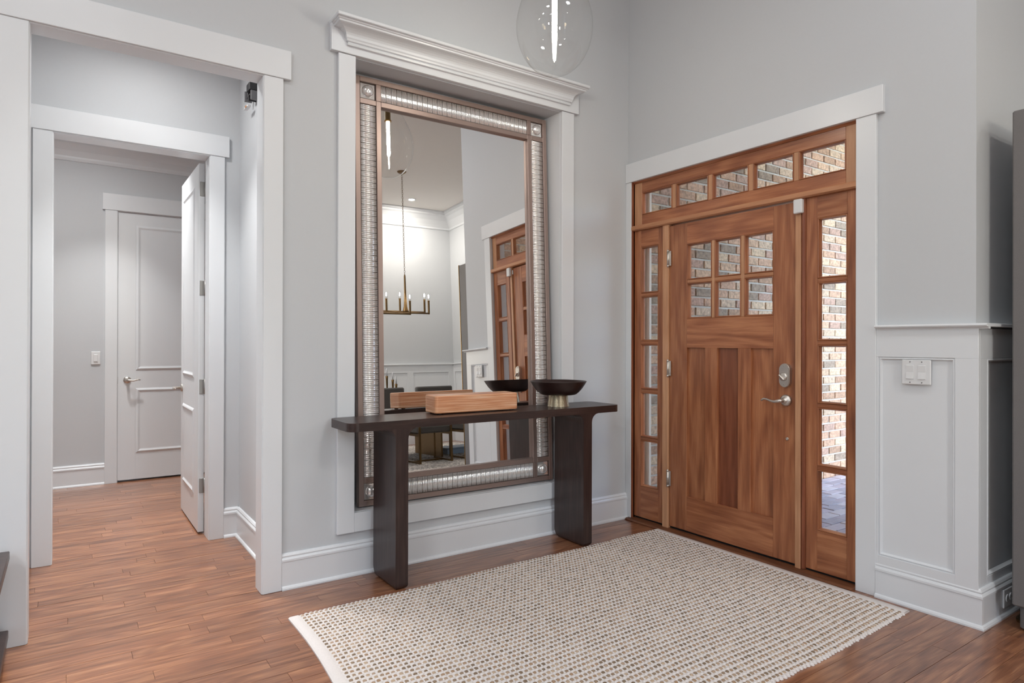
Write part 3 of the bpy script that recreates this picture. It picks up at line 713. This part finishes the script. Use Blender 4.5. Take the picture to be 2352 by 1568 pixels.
# fluted crystal rods: three flutes per rod
def rod(L, wd):
    pts = [(wd/2, 0)]
    for k in range(3):
        c = wd/2-wd/6-k*wd/3
        pts += [(c+wd/6.1*math.cos(rad(a)), -.015-wd/7*math.sin(rad(a))) for a in (12, 50, 90, 130, 168)]
    pts += [(-wd/2, 0)]
    return MB().prism(pts, 'z', -L/2, L/2, True)
nv = 66; spanv = MH-2*(i0+FI); pv = spanv/nv
nh = 31; spanh = 2*iu-2*FI; ph = spanh/nh
rv = rod(CH-.006, pv-.0012); rvm = MB(); rvm.add([(q[2], q[1], q[0]) for q in rv.v], rv.f); rvm.sm = rv.sm
rvm = rvm.mesh('crystal_rod'); rvm.materials.append(MAT['crystal'])
rhm = rod(CH-.006, ph-.0012).mesh('crystal_rod'); rhm.materials.append(MAT['crystal'])
for s in (-1, 1):
    for k in range(nv): loc_obj('crystal_rod', rvm, None, mir, loc=(s*(hw-FO-CH/2), -.002, i0+FI+pv*(k+.5)))
for wz in (FO+CH/2, MH-FO-CH/2):
    for k in range(nh): loc_obj('crystal_rod', rhm, None, mir, loc=(-iu+FI+ph*(k+.5), -.002, wz))
# corner blocks: divider strips and a domed crystal square
for su in (-1, 1):
    for sw in (0, 1):
        uc = su*(hw-FO-CH/2); wc = FO+CH/2 if not sw else MH-FO-CH/2
        d = MB(); e = su*(hw-FO-CH-FI); 
        d.box(min(e, e+su*FI), max(e, e+su*FI), h1, 0, wc-CH/2, wc+CH/2, .002)
        f0 = FO+CH if not sw else MH-FO-CH-FI
        d.box(uc-CH/2, uc+CH/2, h1, 0, f0, f0+FI, .002)
        loc_obj('corner_divider', d, 'bronze_frame', mir)
        c = loc_obj('crystal_square', box(uc-.046, uc+.046, -.016, -.001, wc-.046, wc+.046, .004), 'crystal', mir)
        dm = MB().lathe([(.036, 0), (.034, -.010), (.028, -.018), (.018, -.0235), (.008, -.0255), (0, -.026)], (uc, -.0165, wc), 20, axis='y')
        o = loc_obj('crystal_dome', dm, 'crystal', c)

# ------------------------------------------------------------------ console table
ct = thing('console_table', 'dark espresso wood console table with slab legs below the leaning mirror', 'table', (-1.33, -.2, 0))
TZ = .868; TY0, TY1 = -.347, -.045
def rrect(x0, x1, y0, y1, r, n=6):
    return arc(x1-r, y1-r, r, 0, 90, n)+arc(x0+r, y1-r, r, 90, 180, n)+arc(x0+r, y0+r, r, 180, 270, n)+arc(x1-r, y0+r, r, 270, 360, n)
obj('tabletop', MB().prism(rrect(-2.226, -.405, TY0, TY1, .05), 'z', TZ-.043, TZ), 'espresso_x', ct)
def leg(x0, x1):
    m = MB(); r = .055; zb2 = TZ-.043
    # front outline in xz with fillets flaring into the top, rounded toe
    out = [(x0-r, zb2)] + arc(x0-r, zb2-r, r, 90, 0, 6) + arc(x0+.02, .02, .02, 180, 270, 4) + arc(x1-.02, .02, .02, 270, 360, 4) + arc(x1+r, zb2-r, r, 180, 90, 6) + [(x1+r, zb2)]
    def back(z):   # rounded back-bottom and front-bottom corner seen from the side
        rb = .06
        return 0 if z >= rb else rb-math.sqrt(max(0, rb*rb-(rb-z)**2))
    def front(z):
        rb = .022
        return 0 if z >= rb else rb-math.sqrt(max(0, rb*rb-(rb-z)**2))
    ys = (TY0+.0, TY1-.012)
    # slice by height for a clean rounded toe
    zs = [0, .004, .010, .018, .028, .04, .052, .062, .12, .4, zb2-r] + [zb2-r+r*math.sin(rad(a)) for a in (15, 30, 45, 60, 75, 90)]
    rows = []
    for z in zs:
        f = 0
        if z > zb2-r: f = r-math.sqrt(max(0, r*r-(z-(zb2-r))**2))
        t = .02-math.sqrt(max(0, .0004-(.02-z)**2)) if z < .02 else 0
        xa, xb = x0-f+t*.9, x1+f-t*.9; ya, yb = ys[0]+front(z), ys[1]-back(z)
        rows.append([(xa, ya, z), (xb, ya, z), (xb, yb, z), (xa, yb, z)])
    vs = [q for r_ in rows for q in r_]; k = len(rows)
    fs = [(4*i+j, 4*i+(j+1) % 4, 4*i+4+(j+1) % 4, 4*i+4+j) for i in range(k-1) for j in range(4)] + [(3, 2, 1, 0), tuple(4*(k-1)+j for j in range(4))]
    return m.add(vs, fs)
obj('leg', leg(-1.980, -1.910), 'espresso_z', ct)
obj('leg', leg(-.720, -.652), 'espresso_z', ct)

# striped stone box
bx = thing('stone_box', 'banded orange stone box lying long on the console table', 'box', (-1.416, -.17, TZ), None)
Mb = Matrix.Translation((-1.416, -.165, TZ+.006)) @ Matrix.Rotation(rad(-2.4), 4, 'Z'); bx.matrix_world = Mb
pts = rrect(-.270, .270, -.072, .072, .016, 4)
m = MB(); lev = [(.0, .004), (.004, 0), (.052, 0), (.0935, 0), (.0975, .004)]
for z, ins in lev: m.v += [(px*(1-ins/.27), py*(1-ins/.078), z) for px, py in pts]
n_ = len(pts)
for i in range(len(lev)-1): m.f += [(i*n_+k, i*n_+(k+1) % n_, (i+1)*n_+(k+1) % n_, (i+1)*n_+k) for k in range(n_)]
m.f += [tuple(range(n_))[::-1], tuple((len(lev)-1)*n_+k for k in range(n_))]; m.sm = [False]*len(m.f)
loc_obj('body', m, 'onyx', bx)
for sx in (-1, 1):
    for sy in (-1, 1): loc_obj('foot_pad', MB().lathe([(0, -.006), (.012, -.006), (.012, .001), (0, .001)], (sx*.235, sy*.05, 0), 12), 'black_plastic', bx)

# footed bowl
fb = thing('footed_bowl', 'dark wooden bowl on a ribbed metal foot at the door end of the console', 'bowl', (-.800, -.195, TZ))
prof = [(0, 0)]
nr = 14
prof = [(.0, .0), (.069, .0)]
for k in range(nr):
    z = .001+.074*k/nr; r = .068-.010*k/nr
    prof += [(r-.0025, z), (r, z+.0013), (r, z+.0038), (r-.0025, z+.0052)]
prof += [(.056, .076), (0, .076)]
o = loc_obj('foot', MB().lathe(prof, (0, 0, 0), 40), 'champagne_metal', fb, 'ribbed champagne metal foot')
bp2 = [(0, .074), (.104, .074), (.114, .077), (.132, .092), (.150, .112), (.166, .136), (.178, .156), (.180, .158), (.177, .159), (.172, .157), (.160, .139), (.143, .113), (.126, .095), (.108, .086), (0, .084)]
loc_obj('bowl', MB().lathe(bp2, (0, 0, 0), 56), 'bowl_wood', fb)

# ------------------------------------------------------------------ woven rug
rug = thing('woven_rug', 'cream and jute woven rug in front of the entry door', 'rug', (-1.3, -1.15, 0))
C4 = [Vector((-2.527, -.392)), Vector((-.050, -.352)), Vector((-.080, -1.952)), Vector((-2.585, -1.985))]
def rp(u, v):
    p = C4[0]*(1-u)*(1-v)+C4[1]*u*(1-v)+C4[2]*u*v+C4[3]*(1-u)*v
    b = .012*math.sin(v*math.pi*2.2)*(1-u) + .006*math.sin(u*9)*(1-abs(2*v-1))
    return p.x+b, p.y+.006*math.sin(u*14+1)
RW, RH = 2.49, 1.57
NU, NV = 108, 52
base = MB(); gu_, gv_ = 40, 24
vs = []; fs = []
for j in range(gv_+1):
    for i in range(gu_+1):
        x, y = rp(i/gu_, j/gv_); vs.append((x, y, .0075))
fs = [(j*(gu_+1)+i, (j+1)*(gu_+1)+i, (j+1)*(gu_+1)+i+1, j*(gu_+1)+i+1) for j in range(gv_) for i in range(gu_)]
base.add(vs, fs, False)
edge = [(i/gu_, 0) for i in range(gu_)]+[(1, j/gv_) for j in range(gv_)]+[(1-i/gu_, 1) for i in range(gu_)]+[(0, 1-j/gv_) for j in range(gv_)]
ev = [rp(*e) for e in edge]; n_ = len(ev)
base.add([(x, y, .0075) for x, y in ev]+[(x, y, .0) for x, y in ev], [(k, (k+1) % n_, n_+(k+1) % n_, n_+k) for k in range(n_)])
obj('backing', base, 'jute_white', rug)
def dome(mb, x, y, z, ax, ay, h, ang=0):
    c, s_ = math.cos(ang), math.sin(ang); vs = []
    for rr, hh in ((1, 0), (.72, .72)):
        for k in range(6):
            t = math.pi/3*k; px, py = ax*rr*math.cos(t), ay*rr*math.sin(t); vs.append((x+px*c-py*s_, y+px*s_+py*c, z+h*hh))
    vs.append((x, y, z+h))
    mb.add(vs, [(k, (k+1) % 6, 6+(k+1) % 6, 6+k) for k in range(6)]+[(6+k, 6+(k+1) % 6, 12) for k in range(6)], True)
loops, cream = MB(), MB()
us = .020
for j in range(NV):
    v = (j+.5)/NV
    for i in range(NU):
        u = us+(1-2*us)*(i+.5)/NU
        x, y = rp(u, v)
        x += random.uniform(-.002, .002); y += random.uniform(-.002, .002)
        dome(loops, x, y, .0070, .0100*random.uniform(.85, 1.12), .0084*random.uniform(.85, 1.2), .0055, random.uniform(-.2, .2))
    for i in range(NU+1):
        u = us+(1-2*us)*i/NU; x, y = rp(u, v)
        dome(cream, x, y, .006, .0050, .0125, .0048, random.uniform(-.15, .15))
    if j:
        for i in range(0, NU):
            u = us+(1-2*us)*(i+.5)/NU; x, y = rp(u, j/NV)
            dome(cream, x, y, .006, .0125, .0078, .0062, random.uniform(-.1, .1))
# looped selvedge along the long edges
for v0, sg in ((.002, 1), (.998, -1)):
    for i in range(NU):
        x, y = rp(us+(1-2*us)*(i+.5)/NU, v0)
        dome(cream, x, y+random.uniform(-.004, .004), .001, .0105, .013, .0105, random.uniform(-.3, .3))
obj('jute_loops', loops, 'jute_loop', rug, 'brown jute loops', 'stuff')
obj('cream_weave', cream, 'jute_white', rug, None, 'stuff')
for ua, ub in ((0, us), (1-us, 1)):
    b_ = MB(); nn = 30; vs = []
    for j in range(nn+1):
        for k, (t, z) in enumerate(((0, .002), (.12, .0105), (.88, .0105), (1, .008))):
            x, y = rp(ua+(ub-ua)*t if ua == 0 else ub-(ub-ua)*t, j/nn); vs.append((x, y, z))
    b_.add(vs, [(j*4+k, j*4+k+1, j*4+5+k, j*4+4+k) for j in range(nn) for k in range(3)], True)
    obj('end_binding', b_, 'jute_white', rug, 'plain cream end band')

# ------------------------------------------------------------------ pendant lamp
PX, PY, PZ, PR = -1.375, -.875, 2.835, .190
pd = thing('pendant_light', 'clear glass teardrop pendant hanging before the mirror niche', 'lamp', (PX, PY, PZ))
gp = [(.0, -1.26), (.18, -1.245), (.38, -1.17), (.58, -1.03), (.76, -.82), (.90, -.54), (.975, -.26), (1.0, 0), (.98, .24), (.92, .50), (.82, .78), (.69, 1.06), (.54, 1.34), (.40, 1.60), (.29, 1.84), (.215, 2.05), (.18, 2.25), (.175, 2.4)]
def dense(p, k=3):
    out = []
    for i in range(len(p)-1):
        a, b = p[max(i-1, 0)], p[i]; c, d = p[i+1], p[min(i+2, len(p)-1)]
        for t in [s/k for s in range(k)]:
            q = []
            for x in (0, 1): q.append(.5*((2*b[x])+(-a[x]+c[x])*t+(2*a[x]-5*b[x]+4*c[x]-d[x])*t*t+(-a[x]+3*b[x]-3*c[x]+d[x])*t**3))
            out.append((max(q[0], 0), q[1]))
    return out+[p[-1]]
gpd = dense(gp)
outer = [(r*PR, z*PR) for r, z in gpd]
loc_obj('glass_globe', MB().lathe(outer, (0, 0, 0), 56, cap=False), 'globe_glass', pd)
loc_obj('socket', MB().lathe([(0, 1.02*PR), (.026, 1.02*PR), (.027, 1.07*PR), (.021, 1.08*PR), (.021, 1.42*PR), (.012, 1.45*PR), (.008, 1.5*PR), (.008, 2.4*PR), (0, 2.4*PR)], (0, 0, 0), 20), 'brass', pd)
loc_obj('filament_tube', MB().lathe([(0, -.40*PR), (.006, -.395*PR), (.010, -.36*PR), (.0125, -.28*PR), (.0125, .9*PR), (.014, 1.0*PR), (.014, 1.02*PR), (0, 1.02*PR)], (0, 0, 0), 16), 'bulb_glow', pd, 'glowing tube bulb')
loc_obj('tube_reflection', MB().lathe([(0, -.92*PR), (.003, -.86*PR), (.0038, -.6*PR), (.003, -.40*PR), (0, -.40*PR)], (0, 0, 0), 10), 'bulb_glow', pd)  # glowing sliver standing in for the tube's reflection in the globe
loc_obj('cap', MB().lathe([(0, 2.36*PR), (.042, 2.36*PR), (.042, 2.62*PR), (.022, 2.72*PR), (.006, 2.76*PR), (0, 2.76*PR)], (0, 0, 0), 24), 'brass', pd)
loc_obj('cord', MB().tube([(0, 0, 2.7*PR), (0, 0, CEIL-PZ-.02)], .004, 8), 'brass', pd)
loc_obj('ceiling_canopy', MB().lathe([(0, CEIL-PZ-.03), (.06, CEIL-PZ-.025), (.065, CEIL-PZ), (0, CEIL-PZ)], (0, 0, 0), 24), 'brass', pd)

# ------------------------------------------------------------------ switches, outlet, sensors
def cm(m):
    m.v = [(q[0], .575+(q[1]-.62)*.72, 2.792-(2.80-q[2])*.5) for q in m.v]; return m
def plate(name, label, mk, cat='switch'):
    t = thing(name, label, cat); return t
sw = thing('light_switch', 'white double rocker switch on the panelled wall beside the entry door', 'switch', (-.016, -1.951, 1.132))
PL = obj('cover_plate', box(-.026, -.0165, -2.015, -1.887, 1.073, 1.191, .003), 'white_plastic', sw)
for yc in (-1.925, -1.977):
    obj('rocker', MB().add([(-.026, yc-.0165, 1.099), (-.026, yc+.0165, 1.099), (-.031, yc-.0165, 1.100), (-.031, yc+.0165, 1.100), (-.027, yc-.0165, 1.132), (-.027, yc+.0165, 1.132), (-.029, yc-.0165, 1.164), (-.029, yc+.0165, 1.164), (-.026, yc-.0165, 1.166), (-.026, yc+.0165, 1.166)],
        [(0, 1, 3, 2), (2, 3, 5, 4), (4, 5, 7, 6), (6, 7, 9, 8), (0, 2, 4, 6, 8), (1, 9, 7, 5, 3)]), 'white_plastic', sw)
    for z in (1.083, 1.181): obj('screw', MB().lathe([(.003, -.026), (.0025, -.0275), (0, -.0275)], (0, yc, z), 8, axis='x'), 'grey_plastic', sw)
s2 = thing('light_switch', 'white single rocker switch beside the closed panel door in the far room', 'switch', (-3.152, H2, 1.122))
obj('cover_plate', box(-3.187, -3.117, H2-.008, H2, 1.065, 1.180, .003), 'white_plastic', s2)
obj('rocker', box(-3.168, -3.136, H2-.013, H2-.007, 1.09, 1.155, .003), 'white_plastic', s2)
ou = thing('power_outlet', 'white outlet set in the baseboard beside the grey cabinet', 'outlet', (.26, -2.22, .087))
obj('cover_plate', box(.205, .320, -2.229, -2.2225, .044, .130, .003), 'white_plastic', ou)
for x in (.242, .283):
    s_ = obj('socket_face', MB().prism([(x+q[0]-.26, q[1]) for q in arc(.26, .087, .017, 0, 360, 14)[:-1]], 'y', -2.232, -2.228), 'white_plastic', ou)
    obj('slot', MB().box(x-.008, x-.006, -2.2326, -2.230, .080, .094).box(x+.006, x+.008, -2.2326, -2.230, .080, .094), 'gap_shade', s_)
ds = thing('door_sensor', 'white contact sensor stuck at the top of the post beside the entry door', 'sensor', (-.01, -1.345, 2.03))
obj('housing', box(-.030, -.0045, -1.369, -1.318, 1.990, 2.068, .004), 'white_plastic', ds)
mg = obj('sensor_magnet', MB().box(-.002, XD, -1.3145, -1.304, 2.005, 2.045, .002), 'white_plastic')
tag(mg, 'small white magnet block on the entry door next to the contact sensor', 'sensor')
ch = thing('door_chime', 'open black door chime with dangling white part high on the hall side wall', 'chime', (HX1, .74, 2.74))
xw = HX1
obj('back_plate', cm(MB().box(xw-.012, xw, .62, .86, 2.690, 2.800, .002)), 'grey_plastic', ch)
obj('coil_block', cm(MB().box(xw-.06, xw-.012, .64, .74, 2.715, 2.80, .004)), 'black_plastic', ch)
obj('tone_bar', cm(MB().box(xw-.05, xw-.012, .76, .775, 2.66, 2.795, .002)), 'black_plastic', ch)
obj('tone_bar', cm(MB().box(xw-.055, xw-.012, .83, .85, 2.655, 2.775, .002)), 'grey_plastic', ch)
obj('tone_bar', cm(MB().box(xw-.05, xw-.012, .64, .66, 2.60, 2.71, .002)), 'grey_plastic', ch)
obj('strike_bracket', cm(MB().box(xw-.055, xw-.012, .66, .76, 2.655, 2.672, .002).box(xw-.055, xw-.012, .69, .70, 2.60, 2.66, .002)), 'black_plastic', ch)
obj('wire', cm(MB().tube([(xw-.03, .83, 2.70), (xw-.05, .90, 2.67), (xw-.05, .915, 2.62), (xw-.045, .88, 2.60), (xw-.04, .84, 2.59)], .002, 6)), 'white_plastic', ch)
cl = obj('hanging_cover', cm(MB().box(xw-.05, xw-.028, .78, .90, 2.575, 2.60, .004)), 'white_plastic', ch, 'dangling white plastic piece')
obj('label_patch', cm(MB().box(xw-.0515, xw-.049, .80, .84, 2.578, 2.596)), 'orange_label', cl)

# ------------------------------------------------------------------ low shelf at the left edge, grey cabinet at the right edge
ls = thing('low_shelf', 'low dark wood two-tier shelf against the wall beside the hall opening', 'shelf', (-4.1, -.35, 0))
obj('upper_shelf', box(-4.75, -3.553, -.62, -.06, .378, .412, .003), 'espresso_x', ls)
obj('lower_shelf', box(-4.75, -3.556, -.62, -.06, .058, .091, .003), 'espresso_x', ls)
for x in (-4.72, -3.95):
    for y in (-.59, -.10): obj('leg', box(x-.02, x+.02, y-.02, y+.02, 0, .378, .003), 'espresso_z', ls)
cb = thing('tall_cabinet', 'tall grey shagreen cabinet with brass edge standing round the corner by the outlet', 'cabinet', (.7, -2.35, 0))
obj('body', box(.086, 1.30, -2.49, -2.296, .112, 2.300, .006), 'shagreen', cb)
obj('plinth', MB().prism(rrect(.115, 1.28, -2.48, -2.31, .03), 'z', .012, .112), 'shagreen', cb)
obj('foot_rail', MB().prism(rrect(.20, 1.30, -2.51, -2.262, .05), 'z', 0, .012), 'antique_brass', cb)
obj('brass_edge', box(.084, .100, -2.502, -2.49, .112, 2.302, .002), 'brass', cb)
obj('door_leaf', box(.102, .695, -2.502, -2.49, .13, 2.285, .003), 'shagreen', cb)
obj('door_leaf', box(.701, 1.29, -2.502, -2.49, .13, 2.285, .003), 'shagreen', cb)

# ------------------------------------------------------------------ dining furniture (seen in the mirror)
dg = obj('dining_rug', MB().prism(rrect(-1.3, 2.05, -6.45, -2.95, .03, 3), 'z', 0, .014), 'speckled_carpet')
tag(dg, 'speckled grey beige carpet under the dining table', 'rug')
dt = thing('dining_table', 'dark dining table on bronze slab pedestals', 'table', (.6, -4.95, .014))
obj('tabletop', MB().prism(rrect(-.75, 2.0, -5.45, -4.42, .05), 'z', .725, .77), 'espresso_x', dt)
obj('pedestal', MB().prism([(.815, -4.50), (.84, -4.50), (.84, -5.36), (.815, -5.36)], 'z', .014, .725), 'antique_brass', dt)
obj('pedestal', MB().prism([(-.30, -4.50), (-.275, -4.50), (-.275, -5.36), (-.30, -5.36)], 'z', .014, .725), 'antique_brass', dt)
def chair(x, y, label, rz=0):
    t = thing('dining_chair', label, 'chair', (x, y, .014), 'dining chairs at the table'); t.rotation_euler = (0, 0, rz)
    def rb(x0, x1, y0, y1, z0, z1, b): return box(x0, x1, y0, y1, z0, z1, b)
    loc_obj('seat', rb(-.24, .24, -.50, -.02, .38, .475, .018), 'leather_grey', t)
    loc_obj('backrest', rb(-.26, .26, -.03, .035, .56, .985, .016), 'leather_grey', t)
    for s in (-1, 1):
        xx = s*.225
        loc_obj('sled_frame', MB().box(xx-.012, xx+.012, .0, .024, 0, .60).box(xx-.012, xx+.012, -.50, -.476, 0, .60).box(xx-.012, xx+.012, -.476, 0, 0, .022).box(xx-.012, xx+.012, -.476, 0, .35, .38), 'antique_brass', t)
    loc_obj('cross_bar', box(-.213, .213, -.26, -.24, 0, .02), 'antique_brass', t)
    return t
CHAIR = [(-.21, 'grey leather dining chair on brass sled legs nearest the hall side of the table'),
         (.475, 'grey leather dining chair on brass sled legs in the middle of the row'),
         (1.17, 'grey leather dining chair on brass sled legs nearest the outer wall of the row')]
for x, lb in CHAIR: chair(x, -3.985, lb)
bb = thing('low_box', 'pale blue low box on the carpet behind the chairs', 'box', (1.15, -4.55, .014))  # plain box shape for an unidentified pale blue patch
obj('body', box(1.02, 1.5, -5.05, -4.72, .014, .085, .004), 'pale_blue', bb); obj('lid', box(1.01, 1.51, -5.06, -4.71, .085, .105, .004), 'pale_blue', bb)
for (x, y, zt, hc, lb, lc) in ((.205, -4.90, 1.165, .105, 'tallest bronze candle holder on the dining table', 'white candle in the tallest bronze holder'), (.275, -4.86, 1.11, .10, 'middle bronze candle holder on the dining table', 'white candle in the middle bronze holder'), (.350, -4.92, 1.05, .105, 'shortest bronze candle holder on the dining table', 'white candle in the shortest bronze holder'), (.12, -4.88, 1.17, .09, 'bronze candle holder at the hidden end of the row', 'white candle at the hidden end of the row')):
    hldr = thing('candle_holder', lb, 'candle holder', (x, y, .77), 'candle holders on the dining table')
    H_ = zt-.77
    loc_obj('base', MB().lathe([(0, 0), (.030, 0), (.030, .006), (.012, .012), (.009, .02), (0, .02)], (0, 0, 0), 16), 'antique_brass', hldr)
    loc_obj('stem', MB().lathe([(0, .015), (.009, .015), (.010, H_*.5), (.015, H_-.05), (.019, H_), (.012, H_), (.012, H_-.01), (0, H_-.01)], (0, 0, 0), 16), 'antique_brass', hldr)
    cn = obj('candle', MB().lathe([(0, zt-.01), (.0105, zt-.01), (.009, zt+hc-.004), (.006, zt+hc), (0, zt+hc)], (x, y, 0), 12), 'candle_wax'); tag(cn, lc, 'candle', 'candles on the dining table')
# chandelier
CHX, CHY = .545, -4.962
cd = thing('chandelier', 'antique brass candle chandelier on a long chain over the dining table', 'chandelier', (CHX, CHY, 2.1))
obj('stem', MB().lathe([(0, 2.075), (.050, 2.080), (.040, 2.105), (.026, 2.16), (.019, 2.26), (.015, 2.40), (.013, 2.60), (.009, 2.625), (0, 2.63)], (CHX, CHY, 0), 20), 'antique_brass', cd)
bars = [(-4.962, 2.085, -.25, .847), (-4.90, 2.062, .0, .885), (-4.85, 2.040, -.15, .565), (-5.02, 2.095, .485, -.2), (-4.93, 2.072, .240, -.35)]
for (yy, zz, xa, xb) in bars:
    br = obj('bar', MB().tube([(xa, yy, zz), (xb, yy, zz)], .012, 8), 'antique_brass', cd)
    for xe in (xa, xb):
        cp_ = obj('candle_arm', MB().lathe([(0, -.012), (.012, -.012), (.014, 0), (.015, .175), (.017, .18), (.017, .19), (0, .19)], (xe, yy, zz), 12), 'antique_brass', cd)
        g_ = obj('glass_sleeve', MB().lathe([(.016, .19), (.0165, .285), (.0145, .285), (.0145, .195), (0, .195)], (xe, yy, zz), 14), 'globe_glass', cp_)
        obj('candle_bulb', MB().lathe([(0, .225), (.006, .228), (.0085, .25), (.006, .272), (0, .278)], (xe, yy, zz), 10), 'candle_glow', cp_)
chn = MB()
z = 2.62; k = 0
while z < CEIL-.05:
    pa = [(.009*math.cos(t), 0, .019*math.sin(t)) for t in [2*math.pi*i/10 for i in range(11)]]
    pa = [(CHX+(p[0] if k % 2 else 0), CHY+(0 if k % 2 else p[0]), z+.019+p[2]) for p in pa]
    chn.tube(pa, .0026, 5, True, False); z += .032; k += 1
obj('chain', chn, 'antique_brass', cd)
obj('ceiling_canopy', MB().lathe([(0, CEIL-.045), (.012, CEIL-.045), (.04, CEIL-.03), (.065, CEIL-.008), (.068, CEIL), (0, CEIL)], (CHX, CHY, 0), 24), 'antique_brass', cd)
rl = thing('recessed_light', 'small round recessed light in the dining room ceiling', 'lamp', (1.262, -6.2, CEIL))
obj('trim_ring', MB().lathe([(.05, CEIL-.001), (.052, CEIL-.006), (.072, CEIL-.003), (.074, CEIL), (.05, CEIL)], (1.262, -6.2, 0), 28), 'white_plastic', rl)
obj('lens', MB().lathe([(0, CEIL-.002), (.05, CEIL-.002), (.05, CEIL-.0005), (0, CEIL-.0005)], (1.262, -6.2, 0), 24), 'can_glow', rl)
